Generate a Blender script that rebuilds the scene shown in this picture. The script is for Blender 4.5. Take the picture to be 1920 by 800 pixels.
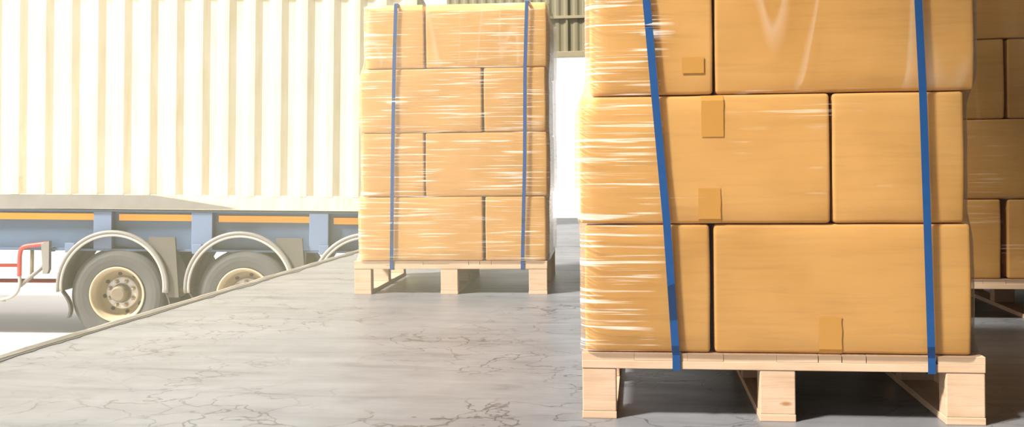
import bpy, bmesh, math, random
from mathutils import Vector, Matrix, noise
PI = math.pi
scn = bpy.context.scene
for o in list(bpy.data.objects): bpy.data.objects.remove(o)
COL = scn.collection

# ------------------------------------------------------------------ camera, world, sun, exposure
F = 2000.0; CAM_H = 0.72; HX, HY, ROLL = 1240.0, 310.0, 0.0091
YAW = math.atan((HX - 960) / F)
FW = Vector((-math.sin(YAW), math.cos(YAW), 0)); R0 = Vector((math.cos(YAW), math.sin(YAW), 0)); U0 = Vector((0, 0, 1))
RT = R0 * math.cos(ROLL) - U0 * math.sin(ROLL); UP = U0 * math.cos(ROLL) + R0 * math.sin(ROLL)
CY = HY + ROLL * (HX - 960)
cam = bpy.data.cameras.new('camera'); camo = bpy.data.objects.new('camera', cam); COL.objects.link(camo)
cam.sensor_width = 36; cam.lens = F / 1920 * 36; cam.shift_y = -(400 - CY) / 1920
cam.clip_start = 0.05; cam.clip_end = 300
camo.matrix_world = Matrix(((RT.x, UP.x, -FW.x, 0), (RT.y, UP.y, -FW.y, 0), (RT.z, UP.z, -FW.z, CAM_H), (0, 0, 0, 1)))
scn.camera = camo

w = bpy.data.worlds.new('world'); scn.world = w; w.use_nodes = True
bg = w.node_tree.nodes['Background']
bg.inputs[0].default_value = (1.0, 0.985, 0.955, 1); bg.inputs[1].default_value = 1.15

def sun(az, el, strength, color, angle):
    l = bpy.data.lights.new('sun', 'SUN'); l.energy = strength; l.color = color; l.angle = math.radians(angle)
    o = bpy.data.objects.new('sun', l); COL.objects.link(o)
    a, e = math.radians(az), math.radians(el)          # azimuth measured from +X towards +Y
    d = Vector((math.cos(a) * math.cos(e), math.sin(a) * math.cos(e), math.sin(e)))
    o.rotation_euler = d.to_track_quat('Z', 'Y').to_euler(); o.location = d * 30
sun(219, 46, 11.0, (1.0, 0.935, 0.83), 8)

vs = scn.view_settings
vs.view_transform = 'Standard'; vs.look = 'None'; vs.gamma = 1; vs.exposure = 0.25
try: vs.use_curve_mapping = False
except Exception: pass

# ------------------------------------------------------------------ materials
def new_mat(name):
    m = bpy.data.materials.new(name); m.use_nodes = True
    nt = m.node_tree; b = nt.nodes['Principled BSDF']
    return m, nt, b
def N(nt, t, **kw):
    n = nt.nodes.new(t)
    for k, v in kw.items(): setattr(n, k, v)
    return n
def mapped(nt, kind='Object', scale=(1, 1, 1)):
    tc = N(nt, 'ShaderNodeTexCoord'); mp = N(nt, 'ShaderNodeMapping'); mp.inputs['Scale'].default_value = scale
    nt.links.new(tc.outputs[kind], mp.inputs[0]); return mp.outputs[0]
def noise_n(nt, vec, scale, detail=4, rough=0.55, dist=0.0):
    n = N(nt, 'ShaderNodeTexNoise'); nt.links.new(vec, n.inputs['Vector'])
    n.inputs['Scale'].default_value = scale; n.inputs['Detail'].default_value = detail
    n.inputs['Roughness'].default_value = rough; n.inputs['Distortion'].default_value = dist
    return n.outputs['Fac']
def ramp(nt, fac, stops, interp='LINEAR'):
    r = N(nt, 'ShaderNodeValToRGB'); r.color_ramp.interpolation = interp
    e = r.color_ramp.elements
    while len(e) > 1: e.remove(e[-1])
    e[0].position = stops[0][0]; e[0].color = tuple(stops[0][1]) + (1,)
    for p, c in stops[1:]:
        x = e.new(p); x.color = tuple(c) + (1,)
    nt.links.new(fac, r.inputs[0]); return r.outputs[0]
def g(v): return (v, v, v)
def mixc(nt, a, b, fac, mode='MIX'):
    m = N(nt, 'ShaderNodeMix', data_type='RGBA', blend_type=mode)
    for s, v in ((m.inputs[6], a), (m.inputs[7], b), (m.inputs[0], fac)):
        if hasattr(v, 'is_output'): nt.links.new(v, s)
        else: s.default_value = v if not isinstance(v, tuple) else (tuple(v) + (1,))[:4]
    return m.outputs[2]
def math_n(nt, op, a, b=0.0, c=None, clamp=False):
    m = N(nt, 'ShaderNodeMath', operation=op, use_clamp=clamp)
    for i, v in enumerate((a, b) if c is None else (a, b, c)):
        if hasattr(v, 'is_output'): nt.links.new(v, m.inputs[i])
        else: m.inputs[i].default_value = v
    return m.outputs[0]
def bump(nt, b, h, strength=0.2, dist=0.01):
    n = N(nt, 'ShaderNodeBump'); n.inputs['Strength'].default_value = strength; n.inputs['Distance'].default_value = dist
    nt.links.new(h, n.inputs['Height']); nt.links.new(n.outputs[0], b.inputs['Normal'])

def simple(name, col, rough=0.6, metal=0.0, var=0.12, scale=6, bmp=0.1, spec=0.4):
    m, nt, b = new_mat(name)
    v = mapped(nt); n = noise_n(nt, v, scale, 6)
    c = mixc(nt, tuple(x * (1 - var) for x in col), tuple(min(1, x * (1 + var)) for x in col), n)
    nt.links.new(c, b.inputs['Base Color']); b.inputs['Roughness'].default_value = rough; b.inputs['Metallic'].default_value = metal
    b.inputs['Specular IOR Level'].default_value = spec
    if bmp: bump(nt, b, noise_n(nt, v, scale * 8, 4), bmp, 0.004)
    return m

def cardboard():
    m, nt, b = new_mat('cardboard')
    oi = N(nt, 'ShaderNodeObjectInfo')
    tc = N(nt, 'ShaderNodeTexCoord')
    off = N(nt, 'ShaderNodeVectorMath', operation='ADD'); nt.links.new(tc.outputs['Object'], off.inputs[0])
    sc = N(nt, 'ShaderNodeVectorMath', operation='SCALE'); sc.inputs[0].default_value = (13, 7, 5); nt.links.new(oi.outputs['Random'], sc.inputs['Scale'])
    nt.links.new(sc.outputs[0], off.inputs[1])
    st = N(nt, 'ShaderNodeMapping'); st.inputs['Scale'].default_value = (1.6, 1.6, 22); nt.links.new(off.outputs[0], st.inputs[0])
    blot = noise_n(nt, off.outputs[0], 3.0, 4, 0.5)
    streak = noise_n(nt, st.outputs[0], 2.6, 5, 0.6, 0.4)
    c = ramp(nt, blot, [(0.3, (0.64, 0.360, 0.110)), (0.72, (0.75, 0.447, 0.157))])
    s2 = ramp(nt, streak, [(0.30, g(0.92)), (0.5, g(1.0)), (0.75, g(1.02))])
    c = mixc(nt, c, s2, 1.0, 'MULTIPLY')
    rnd = ramp(nt, oi.outputs['Random'], [(0.0, (0.93, 0.90, 0.86)), (1.0, (1.05, 1.05, 1.05))])
    c = mixc(nt, c, rnd, 1.0, 'MULTIPLY')
    nt.links.new(c, b.inputs['Base Color']); b.inputs['Roughness'].default_value = 0.62; b.inputs['Specular IOR Level'].default_value = 0.25
    bump(nt, b, streak, 0.07, 0.004)
    return m

def pine(name='pine', lo=(0.40, 0.270, 0.172), hi=(0.51, 0.375, 0.268)):
    m, nt, b = new_mat(name)
    uv = N(nt, 'ShaderNodeTexCoord'); oi = N(nt, 'ShaderNodeObjectInfo')
    off = N(nt, 'ShaderNodeVectorMath', operation='ADD'); nt.links.new(uv.outputs['UV'], off.inputs[0])
    sc = N(nt, 'ShaderNodeVectorMath', operation='SCALE'); sc.inputs[0].default_value = (17, 31, 0); nt.links.new(oi.outputs['Random'], sc.inputs['Scale'])
    nt.links.new(sc.outputs[0], off.inputs[1])
    st = N(nt, 'ShaderNodeMapping'); st.inputs['Scale'].default_value = (1.6, 26, 1); nt.links.new(off.outputs[0], st.inputs[0])
    gr = noise_n(nt, st.outputs[0], 2.2, 5, 0.6, 0.6)
    bl = noise_n(nt, off.outputs[0], 7, 3)
    c = ramp(nt, gr, [(0.25, lo), (0.5, tuple((a + 2 * b_) / 3 for a, b_ in zip(lo, hi))), (0.8, hi)])
    c = mixc(nt, c, ramp(nt, bl, [(0.3, (0.93, 0.87, 0.80)), (0.65, g(1.0))]), 1.0, 'MULTIPLY')
    # knots
    vo = N(nt, 'ShaderNodeTexVoronoi', feature='F1'); km = N(nt, 'ShaderNodeMapping'); km.inputs['Scale'].default_value = (3.5, 9, 1)
    nt.links.new(off.outputs[0], km.inputs[0]); nt.links.new(km.outputs[0], vo.inputs['Vector']); vo.inputs['Scale'].default_value = 1.0
    kn = ramp(nt, vo.outputs['Distance'], [(0.03, g(1)), (0.075, g(0))])
    c = mixc(nt, c, (0.30, 0.15, 0.06), kn)
    nt.links.new(c, b.inputs['Base Color']); b.inputs['Roughness'].default_value = 0.7; b.inputs['Specular IOR Level'].default_value = 0.25
    bump(nt, b, gr, 0.2, 0.004)
    return m

def film_mat():
    # clear stretch film: see-through, glossy, with milky gathered creases running round the load
    m, nt, b = new_mat('stretch_film'); nt.nodes.remove(b); out = nt.nodes['Material Output']
    tc = N(nt, 'ShaderNodeTexCoord'); uv = tc.outputs['UV']
    def mp(sx, sy, rot=0.0):
        k = N(nt, 'ShaderNodeMapping'); k.inputs['Scale'].default_value = (sx, sy, 1); k.inputs['Rotation'].default_value = (0, 0, rot)
        nt.links.new(uv, k.inputs[0]); return k.outputs[0]
    h1 = noise_n(nt, mp(2.4, 95, 0.012), 1.0, 2, 0.5, 0.25)
    h2 = noise_n(nt, mp(3.5, 210, -0.015), 1.0, 2, 0.5, 0.2)
    area = noise_n(nt, mp(4.0, 5.0), 1.0, 2, 0.5)
    at = N(nt, 'ShaderNodeAttribute'); at.attribute_name = 'gather'; gat = at.outputs['Fac']
    area = math_n(nt, 'ADD', math_n(nt, 'MULTIPLY', area, 1.2), math_n(nt, 'SUBTRACT', gat, 0.95), clamp=True)
    area = ramp(nt, area, [(0.12, g(0)), (0.5, g(1))])
    c1 = ramp(nt, h1, [(0.57, g(0)), (0.66, g(0.8)), (0.74, g(0.3))])
    c2 = ramp(nt, h2, [(0.62, g(0)), (0.72, g(0.6))])
    cre = math_n(nt, 'MULTIPLY', math_n(nt, 'MAXIMUM', c1, c2), area)
    # slack vertical folds higher up
    vf = noise_n(nt, mp(4.5, 0.7, 0.05), 1.0, 1, 0.3, 0.6)
    vr = ramp(nt, vf, [(0.45, g(0)), (0.485, g(0.16)), (0.50, g(0.0))])
    at2 = N(nt, 'ShaderNodeAttribute'); at2.attribute_name = 'slack'
    cre2 = math_n(nt, 'MULTIPLY', vr, at2.outputs['Fac'])
    crease = math_n(nt, 'MAXIMUM', cre, cre2, clamp=True)
    hh = math_n(nt, 'ADD', math_n(nt, 'MULTIPLY', h1, area), math_n(nt, 'ADD', math_n(nt, 'MULTIPLY', h2, 0.3), math_n(nt, 'MULTIPLY', vf, 0.35)))
    bp = N(nt, 'ShaderNodeBump'); bp.inputs['Strength'].default_value = 0.55; bp.inputs['Distance'].default_value = 0.006
    nt.links.new(hh, bp.inputs['Height'])
    gl = N(nt, 'ShaderNodeBsdfGlossy'); gl.inputs['Roughness'].default_value = 0.27
    gl.inputs['Color'].default_value = (1, 1, 1, 1); nt.links.new(bp.outputs[0], gl.inputs['Normal'])
    tr = N(nt, 'ShaderNodeBsdfTransparent'); tr.inputs[0].default_value = (0.985, 0.985, 0.98, 1)
    fr = N(nt, 'ShaderNodeFresnel'); fr.inputs['IOR'].default_value = 1.42; nt.links.new(bp.outputs[0], fr.inputs['Normal'])
    f2 = math_n(nt, 'MINIMUM', math_n(nt, 'MULTIPLY', fr.outputs[0], 1.3), 0.6)
    mx = N(nt, 'ShaderNodeMixShader'); nt.links.new(f2, mx.inputs[0]); nt.links.new(tr.outputs[0], mx.inputs[1]); nt.links.new(gl.outputs[0], mx.inputs[2])
    di = N(nt, 'ShaderNodeBsdfDiffuse'); di.inputs[0].default_value = (0.95, 0.93, 0.89, 1)
    mx2 = N(nt, 'ShaderNodeMixShader'); nt.links.new(math_n(nt, 'MULTIPLY', crease, 0.55), mx2.inputs[0])
    nt.links.new(mx.outputs[0], mx2.inputs[1]); nt.links.new(di.outputs[0], mx2.inputs[2])
    nt.links.new(mx2.outputs[0], out.inputs[0])
    return m

def concrete_floor():
    m, nt, b = new_mat('worn_concrete')
    v = mapped(nt, 'Object')
    big = noise_n(nt, v, 0.8, 5, 0.6, 0.3); mid = noise_n(nt, v, 5, 6, 0.65); fine = noise_n(nt, v, 60, 3)
    mp = N(nt, 'ShaderNodeMapping'); mp.inputs['Scale'].default_value = (0.5, 2.6, 1); nt.links.new(v, mp.inputs[0])
    scuff = noise_n(nt, mp.outputs[0], 3.0, 6, 0.7, 0.6)
    c = ramp(nt, big, [(0.3, (0.115, 0.119, 0.128)), (0.7, (0.17, 0.175, 0.187))])
    c = mixc(nt, c, ramp(nt, mid, [(0.3, g(0.84)), (0.6, g(1.0)), (0.85, g(1.1))]), 1.0, 'MULTIPLY')
    c = mixc(nt, c, ramp(nt, scuff, [(0.30, g(0.70)), (0.45, g(0.98)), (0.75, g(1.16))]), 1.0, 'MULTIPLY')
    # cracks
    wob = N(nt, 'ShaderNodeTexNoise'); nt.links.new(v, wob.inputs['Vector']); wob.inputs['Scale'].default_value = 4; wob.inputs['Detail'].default_value = 5
    ws = N(nt, 'ShaderNodeVectorMath', operation='SCALE'); nt.links.new(wob.outputs['Color'], ws.inputs[0]); ws.inputs['Scale'].default_value = 0.42
    wa = N(nt, 'ShaderNodeVectorMath', operation='ADD'); nt.links.new(v, wa.inputs[0]); nt.links.new(ws.outputs[0], wa.inputs[1])
    vo = N(nt, 'ShaderNodeTexVoronoi', feature='DISTANCE_TO_EDGE'); nt.links.new(wa.outputs[0], vo.inputs['Vector']); vo.inputs['Scale'].default_value = 4.6
    cr = ramp(nt, vo.outputs['Distance'], [(0.0, g(1)), (0.012, g(0.7)), (0.026, g(0))])
    mask = ramp(nt, noise_n(nt, v, 1.3, 3, 0.5), [(0.42, g(0)), (0.56, g(0.9))])
    crk = math_n(nt, 'MULTIPLY', cr, mask)
    c = mixc(nt, c, (0.015, 0.014, 0.013), math_n(nt, 'MULTIPLY', crk, 0.8))
    nt.links.new(c, b.inputs['Base Color'])
    rr = ramp(nt, scuff, [(0.3, g(0.44)), (0.7, g(0.34))]); nt.links.new(rr, b.inputs['Roughness'])
    b.inputs['Specular IOR Level'].default_value = 0.42
    hgt = math_n(nt, 'SUBTRACT', math_n(nt, 'ADD', math_n(nt, 'MULTIPLY', mid, 0.5), math_n(nt, 'MULTIPLY', fine, 0.12)), crk)
    bump(nt, b, hgt, 0.10, 0.006)
    return m

def yard_mat():
    m, nt, b = new_mat('pale_yard_concrete')
    v = mapped(nt, 'Object'); n = noise_n(nt, v, 0.7, 6, 0.6)
    c = ramp(nt, n, [(0.3, (0.70, 0.67, 0.66)), (0.7, (0.78, 0.75, 0.74))])
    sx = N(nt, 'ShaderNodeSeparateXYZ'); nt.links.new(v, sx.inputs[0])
    # trailer's shadow painted as a dark band along the bay
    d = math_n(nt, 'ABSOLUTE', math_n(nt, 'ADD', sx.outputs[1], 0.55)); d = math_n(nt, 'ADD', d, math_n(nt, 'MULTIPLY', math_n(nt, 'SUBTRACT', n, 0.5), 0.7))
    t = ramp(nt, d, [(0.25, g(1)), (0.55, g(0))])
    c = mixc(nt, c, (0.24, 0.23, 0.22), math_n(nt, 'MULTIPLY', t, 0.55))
    nt.links.new(c, b.inputs['Base Color']); b.inputs['Roughness'].default_value = 0.85
    return m

def container_mat():
    m, nt, b = new_mat('cream_paint')
    v = mapped(nt); n = noise_n(nt, v, 1.5, 6, 0.6)
    mp = N(nt, 'ShaderNodeMapping'); mp.inputs['Scale'].default_value = (7, 7, 0.6); nt.links.new(v, mp.inputs[0])
    run = noise_n(nt, mp.outputs[0], 2.0, 5, 0.6)
    c = ramp(nt, n, [(0.3, (0.53, 0.475, 0.33)), (0.7, (0.60, 0.545, 0.395))])
    c = mixc(nt, c, ramp(nt, run, [(0.30, (0.90, 0.86, 0.76)), (0.55, g(1.0))]), 1.0, 'MULTIPLY')
    sx = N(nt, 'ShaderNodeSeparateXYZ'); nt.links.new(v, sx.inputs[0])
    # rust blooms low on the wall
    low = ramp(nt, math_n(nt, 'SUBTRACT', sx.outputs[2], 0.17), [(0.0, g(1)), (0.35, g(0))])
    ru = ramp(nt, noise_n(nt, v, 5.0, 6, 0.7), [(0.60, g(0)), (0.68, g(1))])
    c = mixc(nt, c, (0.50, 0.30, 0.10), math_n(nt, 'MULTIPLY', math_n(nt, 'MULTIPLY', ru, low), 0.7))
    nt.links.new(c, b.inputs['Base Color']); b.inputs['Roughness'].default_value = 0.5
    bump(nt, b, n, 0.08, 0.01)
    return m

M = dict(
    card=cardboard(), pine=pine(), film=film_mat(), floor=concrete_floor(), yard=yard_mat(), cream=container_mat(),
    tape=simple('kraft_tape', (0.66, 0.355, 0.085), 0.35, var=0.06),
    strap=simple('blue_strap', (0.012, 0.055, 0.165), 0.35, var=0.15, scale=30),
    blue=simple('blue_chassis_paint', (0.060, 0.100, 0.160), 0.5, var=0.18, scale=2),
    paleblue=simple('pale_blue_paint', (0.105, 0.15, 0.235), 0.5, var=0.12, scale=3),
    orange=simple('orange_reflective_tape', (0.80, 0.33, 0.02), 0.35, var=0.05),
    tyre=simple('dusty_rubber', (0.062, 0.062, 0.060), 0.75, var=0.25, scale=5, bmp=0.3),
    rim=simple('worn_cream_rim', (0.40, 0.32, 0.20), 0.5, var=0.2, scale=8),
    hubm=simple('pale_hub', (0.56, 0.54, 0.50), 0.5, var=0.15, scale=10),
    rust=simple('brown_hub_cap', (0.15, 0.12, 0.08), 0.6, var=0.3, scale=12),
    nut=simple('dark_nut', (0.30, 0.25, 0.17), 0.5, 0.3, var=0.2),
    dark=simple('dark_hole', (0.05, 0.045, 0.04), 0.9),
    fender=simple('grey_fender_plastic', (0.085, 0.078, 0.062), 0.6, var=0.15, scale=4),
    lip=simple('pale_fender_lip', (0.42, 0.39, 0.33), 0.55, var=0.12),
    grey=simple('grey_steel', (0.19, 0.18, 0.16), 0.55, 0.2, var=0.25, scale=5),
    dgrey=simple('dark_steel', (0.07, 0.067, 0.06), 0.6, 0.2, var=0.2, scale=4),
    red=simple('red_paint', (0.50, 0.05, 0.04), 0.4, var=0.1),
    white=simple('worn_white_paint', (0.36, 0.34, 0.29), 0.5, var=0.12),
    wallm=simple('olive_sheet', (0.155, 0.138, 0.082), 0.5, var=0.08, scale=2),
    wallt=simple('olive_trim', (0.24, 0.205, 0.13), 0.55, var=0.1),
    plaster=simple('grey_render', (0.15, 0.14, 0.13), 0.9, var=0.1, scale=2),
    roofm=simple('roof_sheet', (0.13, 0.125, 0.12), 0.6, var=0.08, scale=1),
    edge=simple('dock_edge_steel', (0.30, 0.28, 0.24), 0.55, 0.1, var=0.3, scale=7, bmp=0.4),
)

# ------------------------------------------------------------------ helpers
def obj(name, bm, m, parent=None, smooth=False):
    me = bpy.data.meshes.new(name); bm.normal_update(); bm.to_mesh(me); bm.free()
    if smooth:
        for p in me.polygons: p.use_smooth = True
    me.materials.append(m)
    o = bpy.data.objects.new(name, me); COL.objects.link(o)
    if parent: o.parent = parent
    return o
def tag(o, label=None, cat=None, group=None, kind=None):
    for k, v in (('label', label), ('category', cat), ('group', group), ('kind', kind)):
        if v: o[k] = v
    return o
def thing(name, label, cat, mat=Matrix.Identity(4), group=None):
    o = bpy.data.objects.new(name, None); COL.objects.link(o); o.empty_display_size = 0.1
    o.matrix_world = mat
    return tag(o, label, cat, group)
def struct(name, bm, m, smooth=False):
    return tag(obj(name, bm, m, None, smooth), kind='structure')
def frame(x, y, z, rot): return Matrix.Translation((x, y, z)) @ Matrix.Rotation(rot, 4, 'Z')

def add_box(bm, x0, x1, y0, y1, z0, z1, bev=0.0, axis=0):
    """box with UVs along its long grain axis"""
    t = bmesh.new()
    bmesh.ops.create_cube(t, size=1)
    for v in t.verts:
        v.co = Vector((x0 + (v.co.x + .5) * (x1 - x0), y0 + (v.co.y + .5) * (y1 - y0), z0 + (v.co.z + .5) * (z1 - z0)))
    if bev: bmesh.ops.bevel(t, geom=list(t.edges), offset=bev, segments=2, profile=0.6, affect='EDGES')
    uvl = t.loops.layers.uv.new('UVMap')
    others = [i for i in range(3) if i != axis]
    for f in t.faces:
        f.normal_update(); n = f.normal
        k = max(range(3), key=lambda i: abs(n[i]))
        for l in f.loops:
            c = l.vert.co
            if k == axis: l[uvl].uv = (c[others[0]] * .35, c[others[1]])
            else:
                o2 = [i for i in others if i != k][0]
                l[uvl].uv = (c[axis], c[o2] + 0.37 * k)
    merge(bm, t)
def merge(bm, t):
    me = bpy.data.meshes.new('tmp'); t.to_mesh(me); t.free(); bm.from_mesh(me); bpy.data.meshes.remove(me)
def box_bm(*a, **k):
    bm = bmesh.new(); add_box(bm, *a, **k); return bm

def add_tube(bm, pts, r, seg=12, cap=True):
    pts = [Vector(p) for p in pts]; rings = []
    t0 = (pts[1] - pts[0]).normalized()
    up = Vector((0, 0, 1)) if abs(t0.z) < 0.9 else Vector((1, 0, 0))
    nrm = t0.cross(up).normalized()
    for i, p in enumerate(pts):
        t = (pts[min(i + 1, len(pts) - 1)] - pts[max(i - 1, 0)]).normalized()
        nrm = (nrm - t * nrm.dot(t)).normalized(); b = t.cross(nrm)
        rings.append([bm.verts.new(p + (nrm * math.cos(2 * PI * k / seg) + b * math.sin(2 * PI * k / seg)) * r) for k in range(seg)])
    for a, b in zip(rings, rings[1:]):
        for k in range(seg):
            bm.faces.new((a[k], a[(k + 1) % seg], b[(k + 1) % seg], b[k]))
    if cap:
        bm.faces.new(rings[0][::-1]); bm.faces.new(rings[-1])
def smooth_path(pts, n=8):
    """Catmull-Rom through the points"""
    P = [Vector(p) for p in pts]; P = [2 * P[0] - P[1]] + P + [2 * P[-1] - P[-2]]; out = []
    for i in range(1, len(P) - 2):
        a, b, c, d = P[i - 1:i + 3]
        for k in range(n):
            t = k / n
            out.append(0.5 * (2 * b + (c - a) * t + (2 * a - 5 * b + 4 * c - d) * t * t + (3 * b - a - 3 * c + d) * t ** 3))
    out.append(P[-2]); return out
def lathe(prof, seg=64, cx=0, cz=0, closed=True):
    """profile of (radius, y); axis along Y"""
    bm = bmesh.new(); rings = []
    for r, y in prof:
        if r < 1e-6: rings.append([bm.verts.new((cx, y, cz))])
        else: rings.append([bm.verts.new((cx + r * math.cos(2 * PI * k / seg), y, cz + r * math.sin(2 * PI * k / seg))) for k in range(seg)])
    pairs = list(zip(rings, rings[1:])) + ([(rings[-1], rings[0])] if closed else [])
    for a, b in pairs:
        for k in range(seg):
            q = (k + 1) % seg
            if len(a) == 1 and len(b) == 1: continue
            if len(a) == 1: bm.faces.new((a[0], b[q], b[k]))
            elif len(b) == 1: bm.faces.new((a[k], a[q], b[0]))
            else: bm.faces.new((a[k], a[q], b[q], b[k]))
    bmesh.ops.recalc_face_normals(bm, faces=bm.faces); return bm
def prism(pts, y0, y1):
    """outline in XZ extruded along Y"""
    bm = bmesh.new()
    a = [bm.verts.new((x, y0, z)) for x, z in pts]; b = [bm.verts.new((x, y1, z)) for x, z in pts]
    bm.faces.new(a); bm.faces.new(b[::-1])
    for k in range(len(pts)):
        q = (k + 1) % len(pts); bm.faces.new((a[k], b[k], b[q], a[q]))
    bmesh.ops.recalc_face_normals(bm, faces=bm.faces); return bm

# ------------------------------------------------------------------ setting
def edge_x(y): return -2.47 - 0.0145 * y          # the open edge of the dock
DY0, DY1 = -5.0, 14.9; WR = 3.1; DZ = -1.32
bm = bmesh.new()
ys = [DY0 + (DY1 - DY0) * i / 40 for i in range(41)]
rows = []
for y in ys:
    jx = 0.008 * noise.noise((y * 3, 0, 0))
    rows.append((edge_x(y) + jx, y))
top = [bm.verts.new((x, y, 0)) for x, y in rows]; bot = [bm.verts.new((x, y, DZ - .1)) for x, y in rows]
tr = [bm.verts.new((WR + .2, y, 0)) for x, y in rows]; br = [bm.verts.new((WR + .2, y, DZ - .1)) for x, y in rows]
for i in range(40):
    bm.faces.new((top[i], tr[i], tr[i + 1], top[i + 1])); bm.faces.new((bot[i], bot[i + 1], br[i + 1], br[i]))
    bm.faces.new((bot[i], top[i], top[i + 1], bot[i + 1])); bm.faces.new((tr[i], br[i], br[i + 1], tr[i + 1]))
bm.faces.new((top[0], bot[0], br[0], tr[0])); bm.faces.new((top[-1], tr[-1], br[-1], bot[-1]))
bmesh.ops.recalc_face_normals(bm, faces=bm.faces)
struct('floor', bm, M['floor'])
# steel angle along the dock edge, chipped and uneven
bm = bmesh.new(); sec = []
for i in range(161):
    y = DY0 + (DY1 - DY0) * i / 160; x = edge_x(y); j = 0.010 * noise.noise((y * 1.7, 3, 0)); k = 0.006 * noise.noise((y * 4.1, 9, 0))
    sec.append([bm.verts.new(p) for p in ((x - .022, y, -.14), (x - .022 + j, y, .012 + k), (x + .0 + j, y, .016 + k), (x + .016 + j, y, .006), (x + .016 + j, y, -.02), (x - .0, y, -.14))])
for a, b in zip(sec, sec[1:]):
    for k in range(6): bm.faces.new((a[k], b[k], b[(k + 1) % 6], a[(k + 1) % 6]))
bm.faces.new(sec[0]); bm.faces.new(sec[-1][::-1]); bmesh.ops.recalc_face_normals(bm, faces=bm.faces)
struct('trim_1', bm, M['edge'])
# shadow put in as a dark jagged strip where the chipped slab meets the angle
bm = bmesh.new(); sec = []
for i in range(401):
    y = DY0 + (DY1 - DY0) * i / 400; x = edge_x(y); j = 0.010 * noise.noise((y * 1.7, 3, 0))
    wd = .012 + .05 * max(0, noise.noise((y * 2.3, 21, 0))) + .03 * max(0, noise.noise((y * 9, 4, 0)))
    sec.append([bm.verts.new(p) for p in ((x + .012 + j, y, -.01), (x + .012 + j, y, .0035), (x + .016 + j + wd, y, .0035), (x + .018 + j + wd, y, -.01))])
for a, b in zip(sec, sec[1:]):
    for k in range(4): bm.faces.new((a[k], b[k], b[(k + 1) % 4], a[(k + 1) % 4]))
bm.faces.new(sec[0]); bm.faces.new(sec[-1][::-1]); bmesh.ops.recalc_face_normals(bm, faces=bm.faces)
struct('trim_5', bm, M['dgrey'])

def corrugated(x0, x1, z0, z1, y, period, depth, flat=0.26, thick=0.004, back=True):
    """vertical ribs: sheet in XZ facing -Y with real thickness"""
    prof = []; x = x0
    while x < x1:
        for dx, d in ((0, 0), (flat, 0), (0.5, depth), (0.5 + flat, depth)):
            if x + dx * period <= x1: prof.append((x + dx * period, d))
        x += period
    prof.append((x1, 0))
    bm = bmesh.new(); A = []; B = []
    for px, d in prof:
        A.append((bm.verts.new((px, y + d, z0)), bm.verts.new((px, y + d, z1))))
        B.append((bm.verts.new((px, y + d + thick, z0)), bm.verts.new((px, y + d + thick, z1))))
    for i in range(len(prof) - 1):
        bm.faces.new((A[i][0], A[i + 1][0], A[i + 1][1], A[i][1])); bm.faces.new((B[i][0], B[i][1], B[i + 1][1], B[i + 1][0]))
        bm.faces.new((A[i][0], B[i][0], B[i + 1][0], A[i + 1][0])); bm.faces.new((A[i][1], A[i + 1][1], B[i + 1][1], B[i][1]))
    bm.faces.new((A[0][0], A[0][1], B[0][1], B[0][0])); bm.faces.new((A[-1][0], B[-1][0], B[-1][1], A[-1][1]))
    return bm
# end wall of the dock: sheeting over a wide loading opening
RZ = 6.6
bm = corrugated(-3.0, WR + .2, 2.30, RZ, DY1, 0.13, 0.012)
add_box(bm, .7, WR + .2, DY1, DY1 + .12, 0, 2.30)
add_box(bm, -2.66, -2.35, DY1, DY1 + .12, 0, 2.30)
struct('wall_back', bm, M['wallm'])
struct('trim_2', box_bm(-3.0, WR + .2, DY1 - .06, DY1 + .10, 2.245, 2.325, bev=.006), M['wallt'])
struct('trim_3', box_bm(-3.0, WR + .2, DY1 - .035, DY1, 2.785, 2.825, bev=.004), M['wallt'])
struct('trim_4', box_bm(-1.305, -1.275, DY1 - .02, DY1, 2.325, RZ, bev=.004), M['wallm'])
struct('wall_light_block', box_bm(-1.5, WR + .2, DY0 - .2, DY0, 0, RZ), M['plaster'])  # unseen wall added behind the camera to block sky light
struct('wall_right', box_bm(WR, WR + .2, DY0, DY1, 0, RZ), M['plaster'])
bm = bmesh.new(); rp = []
nx = 60
for i in range(nx + 1):
    x = -3.30 + (WR + .25 + 3.30) * i / nx; z = RZ + .03 * (i % 2)  # unseen dock roof, edge and height shaped to cut off the sun
    rp.append([bm.verts.new((x, DY0, z)), bm.verts.new((x, DY1 + .3, z)), bm.verts.new((x, DY1 + .3, z + .05)), bm.verts.new((x, DY0, z + .05))])
for a, b in zip(rp, rp[1:]):
    for k in range(4): bm.faces.new((a[k], a[(k + 1) % 4], b[(k + 1) % 4], b[k]))
bm.faces.new(rp[0]); bm.faces.new(rp[-1][::-1]); bmesh.ops.recalc_face_normals(bm, faces=bm.faces)
struct('ceiling', bm, M['roofm'])

# ------------------------------------------------------------------ trailer frame (its bay slopes gently down towards the dock)
TD = 12.2; TS = F / TD; TILT = 0.0186; HUBX, HUBY = 219.0, 552.0; TR = 0.537
hub = Vector((0, 0, CAM_H)) + FW * TD + RT * ((HUBX - 960) / TS) - UP * ((HUBY - CY) / TS)
TX = R0 * math.cos(TILT) - U0 * math.sin(TILT); TZ = U0 * math.cos(TILT) + R0 * math.sin(TILT); TY = FW
org = hub - TZ * TR
TM = Matrix(((TX.x, TY.x, TZ.x, org.x), (TX.y, TY.y, TZ.y, org.y), (TX.z, TY.z, TZ.z, org.z), (0, 0, 0, 1)))
def T(px, py):
    """a point of the trailer's near side, metres right of the first hub and above the yard"""
    return ((px - HUBX) / TS, (HUBY + 0.0095 * (px - HUBX) - py) / TS + TR)
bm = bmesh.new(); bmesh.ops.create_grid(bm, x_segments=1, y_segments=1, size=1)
for v in bm.verts: v.co = Vector((v.co.x * 70, v.co.y * 70 + 25, 0))
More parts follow.
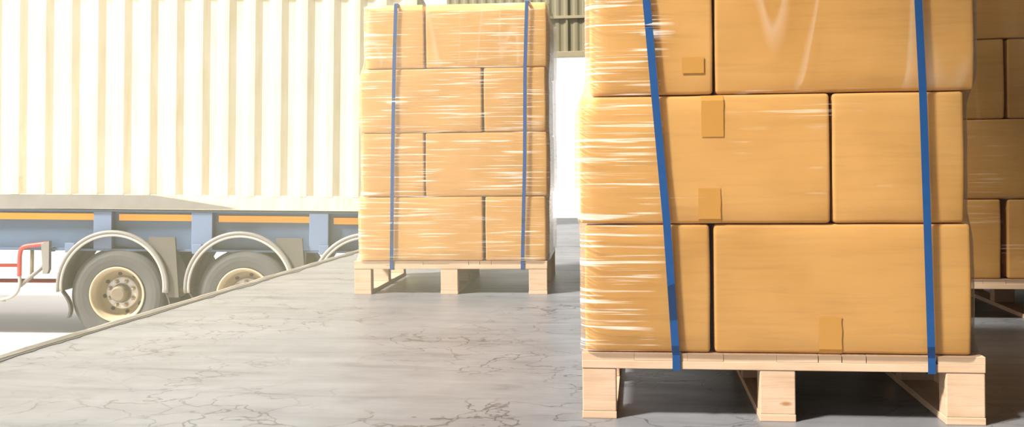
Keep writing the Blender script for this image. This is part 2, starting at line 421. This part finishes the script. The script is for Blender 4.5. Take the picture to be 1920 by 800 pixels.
yard = struct('ground', bm, M['yard']); yard.matrix_world = TM

# ------------------------------------------------------------------ pallets
LAYER = 0.366; DECK = 0.187
def make_pallet(mat, label):
    p = thing('wooden_pallet', label, 'pallet', mat, 'wooden pallets under the carton stacks')
    W = 1.105; D = 1.105
    edges = [0, .145, .305, .465, .640, .800, .960, W]
    rnd = random.Random(label)
    xs = [(0, .1485), (.149, .2985), (.299, .3985), (.399, .5455), (.546, .6580), (.660, .722), (.7245, .788), (.790, .968), (.979, W)]
    for i, (a, b) in enumerate(xs):
        obj('deck_board', box_bm(a, b, rnd.uniform(0, .0015), D - rnd.uniform(0, .003), .166, DECK, bev=.0008, axis=1), M['pine'], p)
    for a, b in ((0.0, .10), (.50, .60), (1.005, D)):
        obj('cross_board', box_bm(0.0, W, a, b, .143, .166, bev=.002, axis=0), M['pine'], p)
    for x0, x1 in ((0, .098), (.498, .597), (1.0, W)):
        obj('bottom_board', box_bm(x0, x1, 0, D, 0, .020, bev=.002, axis=1), M['pine'], p)
        for a, b in ((.002, .075), (.515, .588), (1.03, D - .002)):
            obj('block', box_bm(x0 + .001, x1 - .001, a, b, .020, .143, bev=.003, axis=0), M['pine'], p)
    return p

# ------------------------------------------------------------------ cartons
def carton_bm(sx, sy, sz, seed, r=0.010):
    def coords(h):
        n = 7; inner = [-h + r + (2 * h - 2 * r) * i / n for i in range(n + 1)]
        return [-h, -h + r * .35] + inner + [h - r * .35, h]
    C = [coords(sx / 2), coords(sy / 2), coords(sz / 2)]
    bm = bmesh.new(); cache = {}
    H = Vector((sx / 2, sy / 2, sz / 2))
    off = Vector((seed * 7.3, seed * 3.1, seed * 1.7))
    def vert(i, j, k):
        key = (i, j, k)
        if key in cache: return cache[key]
        p = Vector((C[0][i], C[1][j], C[2][k]))
        q = Vector([max(-H[a] + r, min(H[a] - r, p[a])) for a in range(3)])
        d = p - q
        if d.length > 1e-9: p = q + d.normalized() * r
        nrm = d.normalized() if d.length > 1e-9 else Vector((0, 0, 0))
        bul = 1.0
        for a in range(3):
            if abs(nrm[a]) < .5: bul *= max(0, math.cos(PI / 2 * p[a] / H[a]))
        amp = 0.0025 * bul + 0.0022 * noise.noise((p + off) * 5.0) * (0.3 + bul)
        if abs(nrm.z) > .5: amp = -abs(amp) * 0.3
        p = p + nrm * amp
        # squashed, slightly wavy horizontal edges
        p.z += 0.0016 * noise.noise((p.x * 6 + seed, p.y * 6, 0)) * (abs(p.z) / H.z)
        cache[key] = bm.verts.new(p + Vector((0, 0, sz / 2))); return cache[key]
    n = [len(c) - 1 for c in C]
    def face(ax, side):
        u, v = [a for a in range(3) if a != ax]
        for i in range(n[u]):
            for j in range(n[v]):
                idx = []
                for a, b in ((i, j), (i + 1, j), (i + 1, j + 1), (i, j + 1)):
                    t = [0, 0, 0]; t[ax] = n[ax] if side else 0; t[u] = a; t[v] = b; idx.append(vert(*t))
                bm.faces.new(idx)
    for ax in range(3):
        for s in (0, 1): face(ax, s)
    bmesh.ops.recalc_face_normals(bm, faces=bm.faces)
    return bm
SEED = [0]
def carton(pm, x0, x1, y0, y1, layer, label, group, tape=(), skew=0.0):
    """pm: pallet frame; a carton lying on the given layer"""
    SEED[0] += 1; s = SEED[0]
    z0 = DECK + layer * LAYER; gap = .0015
    sx, sy, sz = x1 - x0, y1 - y0, LAYER - 2 * gap
    o = obj('carton', carton_bm(sx, sy, sz, s), M['card'], None, True)
    o.matrix_world = pm @ Matrix.Translation(((x0 + x1) / 2, (y0 + y1) / 2, z0 + gap)) @ Matrix.Rotation(skew, 4, 'Z')
    tag(o, label, 'box', group)
    for tx, tz0, tz1 in tape:
        # strip lying on the front face, turned over the carton's edge
        bm = bmesh.new(); wd = 0.031; rows = []
        yf = -sy / 2
        n = 8
        for i in range(n + 1):
            z = tz0 + (tz1 - tz0) * i / n
            ed = min(z, sz - z); y = yf - .0042
            if ed < .010: y = yf - .0042 + (.010 - ed) * .7
            ja = .002 * noise.noise((z * 40, s, 0)); jb = .002 * noise.noise((z * 40, s, 5))
            rows.append([bm.verts.new((tx - wd + ja, y, z)), bm.verts.new((tx + wd + jb, y, z)), bm.verts.new((tx + wd + jb, y + .0012, z)), bm.verts.new((tx - wd + ja, y + .0012, z))])
        for a, b in zip(rows, rows[1:]):
            for k in range(4): bm.faces.new((a[k], a[(k + 1) % 4], b[(k + 1) % 4], b[k]))
        bm.faces.new(rows[0][::-1]); bm.faces.new(rows[-1]); bmesh.ops.recalc_face_normals(bm, faces=bm.faces)
        t = obj('packing_tape', bm, M['tape'], o)
    return o

def film(pm, ext, layers, gather, slack, label):
    """ext: per layer (x0, x1, y0, y1) of the cartons; the wrap follows them"""
    out = 0.014; bm = bmesh.new(); uvl = bm.loops.layers.uv.new('UVMap')
    gl = bm.verts.layers.float.new('gather'); sl = bm.verts.layers.float.new('slack')
    nz = layers * 10 + 3; zlo = .1885; zhi = DECK + layers * LAYER - .004
    def rect(z):
        k = (z - DECK) / LAYER
        base = (0.0, 1.105, 0.0, 1.105)
        def L(i): return base if i < 0 else ext[min(i, layers - 1)]
        i = math.floor(k); f = k - i; a = L(i); b = L(i + 1); c = L(i - 1)
        wv = .12
        if f > 1 - wv and i < layers - 1: t = .5 * ((f - (1 - wv)) / wv) ** 1.2; return [p + (q - p) * t for p, q in zip(a, b)]
        if f < wv: t = .5 * ((wv - f) / wv) ** 1.2; return [p + (q - p) * t for p, q in zip(a, c)]
        return list(a)
    R_ = .055; rings = []
    for iz in range(nz + 1):
        z = zlo + (zhi - zlo) * iz / nz
        x0, x1, y0, y1 = rect(z); x0 -= out; x1 += out; y0 -= out; y1 += out
        pts = []
        for (cx, cy, a0) in ((x0 + R_, y0 + R_, PI), (x1 - R_, y0 + R_, 1.5 * PI), (x1 - R_, y1 - R_, 0), (x0 + R_, y1 - R_, .5 * PI)):
            for k in range(7):
                a = a0 + PI / 2 * k / 6; pts.append((cx + R_ * math.cos(a), cy + R_ * math.sin(a)))
            nxt = None
        full = []
        for q in range(4):
            full += pts[q * 7:(q + 1) * 7]
            a = pts[q * 7 + 6]; b = pts[((q + 1) * 7) % 28]
            for k in range(1, 14): full.append((a[0] + (b[0] - a[0]) * k / 14, a[1] + (b[1] - a[1]) * k / 14))
        ring = []
        for j, (x, y) in enumerate(full):
            amp = .0024 * noise.noise((x * 5, y * 5 + 3, z * 22)) + .003 * max(0, math.sin(PI * ((z - DECK) / LAYER % 1)))
            cxn = Vector((x - .55, y - .55, 0)).normalized()
            v = bm.verts.new((x + cxn.x * amp, y + cxn.y * amp, z)); v[gl] = gather(x, y, z); v[sl] = slack(x, y, z); ring.append(v)
        rings.append((z, ring))
    n = len(rings[0][1]); us = [0.0]
    r0 = rings[0][1]
    for j in range(n): us.append(us[-1] + (r0[(j + 1) % n].co - r0[j].co).length)
    for (za, a), (zb, b) in zip(rings, rings[1:]):
        for j in range(n):
            q = (j + 1) % n; f = bm.faces.new((a[j], a[q], b[q], b[j]))
            for l, uv in zip(f.loops, ((us[j], za), (us[j + 1], za), (us[j + 1], zb), (us[j], zb))): l[uvl].uv = uv
    o = obj('stretch_wrap', bm, M['film'], None, True); o.matrix_world = pm
    return tag(o, label, 'plastic wrap', 'stretch film round the carton stacks')

def strap(pm, front, layers, label, width=.019, kind='strap'):
    """front: (x, z) down the face from top to the deck; the band passes over the load and under the deck"""
    top = DECK + layers * LAYER + .004; t = .0012; yb = 1.105
    P = [(x, -.006 if z > .2 else -.0045, z, 'f') for x, z in front]
    xt = front[0][0]; xb = front[-1][0]
    yf = -.006; yB = yb + .006
    loop = P + [(xb, -.0045, .1405, 'f'), (xb, .010, .1385, 'b'), (xb, yb - .01, .1385, 'b'), (xb, yB, .1405, 'r'), (xt, yB, top - .004, 'r'), (xt, yB - .012, top + .002, 't'), (xt, yf + .012, top + .002, 't')]
    pos = [Vector(p[:3]) for p in loop]; n = len(pos); bm = bmesh.new(); rows = []
    for i, p in enumerate(pos):
        tg = (pos[(i + 1) % n] - pos[i - 1]).normalized(); wv = Vector((1, 0, 0)); wv = (wv - tg * wv.dot(tg)).normalized()
        nn = tg.cross(wv).normalized(); h = wv * width / 2
        rows.append([bm.verts.new(q) for q in (p - h, p + h, p + h + nn * t, p - h + nn * t)])
    for i in range(n):
        a, b = rows[i], rows[(i + 1) % n]
        for k in range(4): bm.faces.new((a[k], a[(k + 1) % 4], b[(k + 1) % 4], b[k]))
    bmesh.ops.recalc_face_normals(bm, faces=bm.faces)
    o = obj('strap', bm, M['strap']); o.matrix_world = pm
    return tag(o, label, 'strap', 'blue straps round the carton stacks')

# --- nearest stack
FM = frame(-.23, 3.05, 0, .02)
make_pallet(FM, 'pale wooden pallet under the big nearest carton stack')
near = 'cartons of the nearest stack'
def two(pm, layer, kind, x0, xs0, xs1, x1, names, group, tapes=((), ()), yo=0.012, rear=True):
    """one layer: kind 'nw' = narrow end at left, wide side at right; 'wn' the other way round; two more cartons close the ring behind"""
    la, lb, lc, ld = names
    W2 = x1 - x0
    if kind == 'nw':
        carton(pm, x0, xs0, yo, yo + .70, layer, la, group, tapes[0]); carton(pm, xs1, x1, yo + .004, yo + .004 + .35, layer, lb, group, tapes[1])
        if rear:
            carton(pm, x1 - .35, x1 - .004, yo + .37, 1.088, layer, lc, group); carton(pm, x0 + .004, x1 - .365, yo + .72, 1.088, layer, ld, group)
    else:
        carton(pm, x0, xs0, yo, yo + .35, layer, la, group, tapes[0]); carton(pm, xs1, x1, yo + .003, yo + .003 + .70, layer, lb, group, tapes[1])
        if rear:
            carton(pm, x0 + .365, x1 - .004, yo + .72, 1.088, layer, lc, group); carton(pm, x0 + .004, x0 + .35, yo + .37, 1.088, layer, ld, group)
LN = {0: 'bottom', 1: 'second', 2: 'third', 3: 'top'}
def names(layer, kind, stack):
    n = LN[layer] + ' layer, ' + stack
    a, b = ('narrow', 'wide') if kind == 'nw' else ('wide', 'narrow')
    return ('%s carton front at left of %s' % (a, n), '%s carton front at right of %s' % (b, n),
            'carton at the back right of the %s' % n, 'carton at the back left of the %s' % n)
ns = 'the big nearest stack'
two(FM, 0, 'nw', .010, .363, .376, 1.073, names(0, 'nw', ns), near, ((), ((-.03, .001, .103),)))
two(FM, 1, 'wn', -.002, .697, .705, 1.058, names(1, 'wn', ns), near, (((.027, .245, .362), (.017, .001, .100)), ()))
two(FM, 2, 'nw', .030, .376, .384, 1.086, names(2, 'nw', ns), near, (((.118, .06, .105),), ()))
strap(FM, [(.175, DECK + 3 * LAYER - .002), (.192, 1.19), (.214, .918), (.244, .553), (.265, .20), (.267, .185)], 3, 'left blue strap round the big nearest carton stack', .0215)
strap(FM, [(.928, DECK + 3 * LAYER - .002), (.934, 1.17), (.944, .923), (.953, .551), (.961, .20), (.962, .185)], 3, 'right blue strap round the big nearest carton stack', .0205)
film(FM, [(.010, 1.073, .010, 1.09), (-.002, 1.058, .010, 1.09), (.030, 1.086, .010, 1.09)], 3,
     lambda x, y, z: (.95 if x < .18 else .72 if x < .24 else .58 if (.42 < x < .68 and .6 < z < .92) else .30) if y < .5 else .7,
     lambda x, y, z: 1.0 if (z > .93 and .4 < x and y < .3) else 0.0, 'clear glossy stretch film round the big nearest carton stack')

# --- middle stack by the trailer
MM = frame(-1.746, 5.92, 0, math.radians(3.3))
make_pallet(MM, 'pale wooden pallet under the bright stack beside the trailer')
mid = 'cartons of the bright stack beside the trailer'
ms = 'the bright stack beside the trailer'
two(MM, 0, 'wn', .032, .739, .756, 1.098, names(0, 'wn', ms), mid)
two(MM, 1, 'nw', .050, .406, .416, 1.108, names(1, 'nw', ms), mid)
two(MM, 2, 'wn', .045, .739, .754, 1.103, names(2, 'wn', ms), mid)
two(MM, 3, 'nw', .075, .412, .424, 1.112, names(3, 'nw', ms), mid)
strap(MM, [(.256, DECK + 4 * LAYER - .002), (.243, 1.298), (.229, .764), (.218, .20), (.217, .185)], 4, 'left blue strap round the bright stack beside the trailer', .020)
strap(MM, [(1.004, DECK + 4 * LAYER - .002), (.991, 1.285), (.984, .757), (.967, .20), (.966, .185)], 4, 'right blue strap round the bright stack beside the trailer', .020)
film(MM, [(.032, 1.103, .010, 1.09), (.050, 1.110, .010, 1.09), (.045, 1.106, .010, 1.09), (.075, 1.114, .010, 1.09)], 4,
     lambda x, y, z: .75 if y < .3 else .6, lambda x, y, z: .9 if z > 1.30 else (.4 if x > 1.0 else 0), 'clear wrinkled stretch film round the bright stack beside the trailer')

# --- shaded stack at the right
RM = frame(1.15, 5.12, 0, 0)
make_pallet(RM, 'shaded wooden pallet under the dark carton stack by the right edge')
dk = 'cartons of the dark stack by the right edge'
ds = 'the dark stack by the right edge'
two(RM, 0, 'nw', .010, .382, .414, 1.09, names(0, 'nw', ds), dk, rear=False)
two(RM, 1, 'wn', .002, .70, .71, 1.07, names(1, 'wn', ds), dk, rear=False)
two(RM, 2, 'nw', .010, .402, .418, 1.09, names(2, 'nw', ds), dk, rear=False)
two(RM, 3, 'wn', .002, .70, .71, 1.07, names(3, 'wn', ds), dk, rear=False)
film(RM, [(.010, 1.09, .010, 1.09), (.002, 1.09, .010, 1.09), (.010, 1.09, .010, 1.09), (.002, 1.09, .010, 1.09)], 4,
     lambda x, y, z: .45, lambda x, y, z: .5 if z > .9 else 0, 'clear stretch film round the dark carton stack by the right edge')

# ------------------------------------------------------------------ shipping container
cx0, cx1 = -8.8, T(778, 0)[0]
cz0 = T(HUBX, 392)[1]; zr = T(HUBX, 364)[1]
CT = TM @ Matrix.Translation((0, 0, cz0))
cont = thing('shipping_container', 'cream corrugated shipping container riding on the blue trailer', 'container', CT)
ch = 2.59; rh = zr - cz0; CW = 2.44
obj('corrugated_side', corrugated(cx0 + .12, cx1 - .12, rh - .01, ch - .08, -.008, .299, .034, flat=.24), M['cream'], cont)
bmx = corrugated(cx0 + .12, cx1 - .12, rh - .01, ch - .08, 0, .299, .036, flat=.27)
for v in bmx.verts: v.co.y = CW - v.co.y
bmesh.ops.recalc_face_normals(bmx, faces=bmx.faces)
obj('corrugated_side', bmx, M['cream'], cont)
for y0 in (-.004, CW - .056): obj('bottom_rail', box_bm(cx0, cx1, y0, y0 + .06, 0, rh, bev=.006), M['cream'], cont)
for y0 in (-.03, CW - .03): obj('top_rail', box_bm(cx0, cx1, y0, y0 + .06, ch - .1, ch, bev=.006), M['cream'], cont)
for x in (cx0, cx1 - .16):
    for y in (-.035, CW - .125): obj('corner_post', box_bm(x, x + .16, y, y + .16, 0, ch, bev=.01), M['cream'], cont)
obj('roof', box_bm(cx0 + .02, cx1 - .02, .0, CW, ch - .03, ch - .005), M['cream'], cont)
obj('container_floor', box_bm(cx0 + .02, cx1 - .02, .06, CW - .06, .06, rh - .02), M['dgrey'], cont)
for x in (cx0 + .03, cx1 - .07): obj('end_wall', box_bm(x, x + .04, .1, CW - .1, .1, ch - .05), M['cream'], cont)

# ------------------------------------------------------------------ semi-trailer
trl = thing('semi_trailer', 'blue three-axle semi-trailer with orange stripes carrying the container', 'trailer', TM)
bx0, bx1 = -8.6, T(776, 0)[0]
zt, zb = T(HUBX, 393)[1], T(HUBX, 470)[1]
def beam(y0):
    bm = bmesh.new()
    add_box(bm, bx0, bx1, y0 + .09, y0 + .11, zb, zt)
    add_box(bm, bx0, bx1, y0, y0 + .20, zb - .004, zb + .022, bev=.003); add_box(bm, bx0, bx1, y0, y0 + .20, zt - .022, zt - .002, bev=.003)
    return bm
obj('chassis_beam', beam(.02), M['blue'], trl); obj('chassis_beam', beam(2.2), M['blue'], trl)
for a, b in ((-420, -385), (-215, -180), (-15, -150), (173, 207), (357, 396), (578, 614)):
    if b < a: continue
    x0, x1 = T(a, 0)[0], T(b, 0)[0]
    obj('outrigger', box_bm(x0, x1, .015, .115, zb + .022, zt - .022, bev=.006), M['paleblue'], trl)
    add = box_bm(x0 + .04, x1 - .04, .23, 2.2, zb + .05, zt - .05); obj('cross_member', add, M['dgrey'], trl)
for a, b, y0 in ((-378, -222, 393), (-172, -20, 395), (-10, 171, 398), (217, 355, 402), (405, 576, 405), (622, 770, 409)):
    x0, z1 = T(a, y0 - .5); x1 = T(b, 0)[0]; z1 = min(z1, zt - .03)
    z1 = T(HUBX, 401)[1] if a < 0 else z1
    obj('reflective_stripe', box_bm(x0, x1, .104, .1085, z1 - .075, z1, bev=.001), M['orange'], trl)
    trl.children[-1]['label'] = 'orange reflective stripe'
for c in trl.children:
    if c.name.startswith('reflective_stripe'):
        c.location.y = -.022
# tapered grey wedge in front of the bottom rail
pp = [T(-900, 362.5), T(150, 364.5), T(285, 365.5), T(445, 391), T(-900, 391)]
tagp = obj('grey_wedge', prism(pp, -.022, -.012), M['grey'], trl); tagp['label'] = 'dull grey tapered wedge along the container foot'

def make_wheel(x, y, outer=True):
    """tyre > rim, hub, hub cap, nuts; outer face at y, running inwards"""
    R = TR; w_ = .36
    prof = [(.300, .030), (.330, .010), (.400, -.004), (.450, -.006), (.495, .006), (.522, .028), (.534, .050), (.537, .075)]
    for k in range(4):
        yy = .085 + k * .055; prof += [(.537, yy), (.537, yy + .012), (.526, yy + .016), (.526, yy + .024), (.537, yy + .028)]
    prof += [(.537, .30), (.530, .325), (.50, .352), (.44, .362), (.36, .355), (.300, .33)]
    t = obj('tyre', lathe(prof, 72), M['tyre'], trl, False)
    rim = [(.292, .34), (.312, .012), (.318, .000), (.306, -.004), (.292, .006), (.286, .030), (.274, .045), (.266, .10), (.258, .17), (.245, .205), (.205, .238), (.180, .245), (.10, .248), (.10, .27), (.19, .265), (.262, .225), (.275, .34)]
    r_ = obj('rim', lathe(rim, 64), M['rim'], t, True)
    hb = obj('hub', lathe([(0, .16), (.165, .16), (.182, .172), (.185, .24), (0, .24)], 48, closed=False), M['hubm'], t, False)
    cap = obj('hub_cap', lathe([(0, .02), (.070, .02), (.088, .034), (.092, .07), (.092, .15), (.112, .15), (.112, .17), (0, .17)], 32, closed=False), M['rust'], t, False)
    for k in range(8):
        a = 2 * PI * (k + .5) / 8; cx, cz = .146 * math.cos(a), .146 * math.sin(a)
        obj('lug_nut', lathe([(0, .112), (.014, .112), (.018, .12), (.018, .138), (.026, .14), (.026, .162), (0, .162)], 6, cx, cz, closed=False), M['nut'], t)
    for k in range(8):
        a = 2 * PI * k / 8 + .2; cx, cz = .224 * math.cos(a), .224 * math.sin(a)
        bm = lathe([(0, -.009), (.022, -.009), (.024, .0), (0, .01)], 16, 0, 0, closed=False)
        q = obj('vent_hole', bm, M['dark'], t)
        q.location = (cx, .222, cz); q.rotation_euler = Vector((-math.cos(a) * .68, -.73, -math.sin(a) * .68)).to_track_quat('-Y', 'Z').to_euler()
    t.location = (x, y, TR)
    if not outer: t.rotation_euler = (0, 0, PI)
    return t
def copy_tree(o, parent):
    c = o.copy(); COL.objects.link(c); c.parent = parent
    for h in o.children: copy_tree(h, c)
    return c
w0 = make_wheel(0, 0)
AX = 238.0 / TS
wheels = [w0]
for k in (1, 2):
    c = copy_tree(w0, trl); c.location = (k * AX, 0, TR); c.rotation_euler = (0, .35 * k, 0); wheels.append(c)
for k in range(3):
    c = copy_tree(w0, trl); c.location = (k * AX, 2.34, TR); c.rotation_euler = (0, .2 * k, PI)
for k in range(3):
    bm = bmesh.new(); add_tube(bm, [(k * AX, .20, TR), (k * AX, 2.14, TR)], .075, 16); obj('axle', bm, M['dgrey'], trl, True)
    for y in (.62, 1.62): obj('suspension', box_bm(k * AX - .06, k * AX + .38, y, y + .10, TR - .02, zb + .02, bev=.01), M['dgrey'], trl)

def make_fender(x):
    """half-round mudguard: shell with a rolled pale lip, bracket boxes and a rubber flap"""
    r1, r0 = .612, .590; y0, y1 = -.055, .72; n = 40; a0, a1 = math.radians(-6), math.radians(186)
    zc = T(HUBX, 536)[1]
    bm = bmesh.new(); rings = []
    for i in range(n + 1):
        a = a0 + (a1 - a0) * i / n; c, s = math.cos(a), math.sin(a)
        rings.append([bm.verts.new((r * c, y, r * s)) for r, y in ((r1, y0), (r1, y1), (r0, y1), (r0, y0))])
    for a, b in zip(rings, rings[1:]):
        for k in range(4): bm.faces.new((a[k], b[k], b[(k + 1) % 4], a[(k + 1) % 4]))
    bm.faces.new(rings[0]); bm.faces.new(rings[-1][::-1]); bmesh.ops.recalc_face_normals(bm, faces=bm.faces)
    f = obj('mudguard', bm, M['fender'], trl, True); f.location = (x, 0, zc)
    for rr, rad, mt in ((.588, .017, 'lip'), (.620, .024, 'grey')):
        bm = bmesh.new()
        add_tube(bm, [(rr * math.cos(a0 + (a1 - a0) * i / n), y0 - .004, rr * math.sin(a0 + (a1 - a0) * i / n)) for i in range(n + 1)], rad, 8)
        q = obj('rolled_lip', bm, M[mt], f, True)
    for a in (38, 142):
        c, s = math.cos(math.radians(a)), math.sin(math.radians(a))
        obj('bracket', box_bm(.645 * c - .055, .645 * c + .055, -.02, .05, .63 * s - .01, .63 * s + .10, bev=.006), M['paleblue'], f)
    obj('spray_panel', prism([(.40, .565), (.70, .565), (.75, -.12), (.625, -.12), (.618, .10), (.56, .30), (.49, .40), (.40, .49)], -.035, .010), M['fender'], f)
    fl = []
    for i in range(9):
        t = i / 8; fl.append((-.585 + .10 * math.sin(t * 2.3), -.055 - .31 * t))
    pts = [(a + .010, b) for a, b in fl] + [(a - .012, b) for a, b in fl[::-1]]
    obj('rubber_flap', prism(pts, -.05, .03), M['dgrey'], f)
    fl = [(.590 + .05 * math.sin(i / 8 * 2.0), -.055 - .22 * i / 8) for i in range(9)]
    pts = [(a + .008, b) for a, b in fl] + [(a - .008, b) for a, b in fl[::-1]]
    obj('rubber_flap', prism(pts, -.02, .38), M['dgrey'], f)
    return f
f0 = make_fender(T(214, 0)[0])
for k in (1, 2):
    c = copy_tree(f0, trl); c.location = f0.location + Vector((k * AX, 0, 0))

# side guard with its red hoop
def tube_part(name, pts, r, m, y=.0, sm=5, parent=None):
    bm = bmesh.new(); P = [(T(*p)[0], y, T(*p)[1]) for p in pts]
    add_tube(bm, smooth_path(P, sm) if len(P) > 2 else P, r, 10); return obj(name, bm, M[m], parent or trl, True)
sg = tube_part('guard_hoop', [(36, 517), (36, 500), (36.5, 478), (40, 466), (50, 461), (70, 458.5), (88, 456)], .026, 'red'); sg['label'] = 'red hoop of the side guard'
tube_part('guard_rail', [(-420, 497), (36, 497)], .022, 'red')['label'] = 'red side guard rail'
tube_part('lower_rail', [(36, 515), (37, 530), (33, 545), (22, 556), (5, 561), (-30, 562), (-420, 562)], .020, 'white')
tube_part('diagonal_brace', [(36, 536), (86, 494)], .024, 'grey', .02)
tube_part('hanger_bar', [(55, 466), (55, 520)], .022, 'wallt', .06)
x0, z1 = T(78, 456); x1, z0 = T(93, 513)
obj('hanger_plate', prism([(x0, z1), (x1, z1 + .03), (x1, z0 + .05), (x1 - .02, z0), (x0 + .02, z0)], -.03, .04), M['grey'], trl)
obj('hanger_plate', box_bm(x0 - .02, x1 + .02, .02, .10, zb - .02, zb + .03), M['grey'], trl)
k = (TD + 2.3) / TD
def Tfar(px, py): return (960 + (px - 960) * k, CY + (py - CY) * k)
tube_part('guard_rail', [Tfar(-420, 524), Tfar(108, 526)], .030, 'red', 2.3)['label'] = 'red side guard rail'
tube_part('hanger_bar', [Tfar(60, 470), Tfar(60, 526)], .022, 'wallt', 2.3)

# ------------------------------------------------------------------ haze volume added to imitate the sun's veiling glare
m, nt, b = new_mat('glare_haze'); nt.nodes.remove(b)
vsn = N(nt, 'ShaderNodeVolumeScatter'); vsn.inputs['Color'].default_value = (1.0, 0.95, 0.66, 1)
vsn.inputs['Density'].default_value = 0.037; vsn.inputs['Anisotropy'].default_value = 0.0
nt.links.new(vsn.outputs[0], nt.nodes['Material Output'].inputs['Volume'])
hz = obj('haze', box_bm(-2.1, -.45, .3, 6.3, .03, 2.9), m); tag(hz, 'warm haze volume added for sun glare over the trailer and the open dock edge', 'haze', kind='stuff')
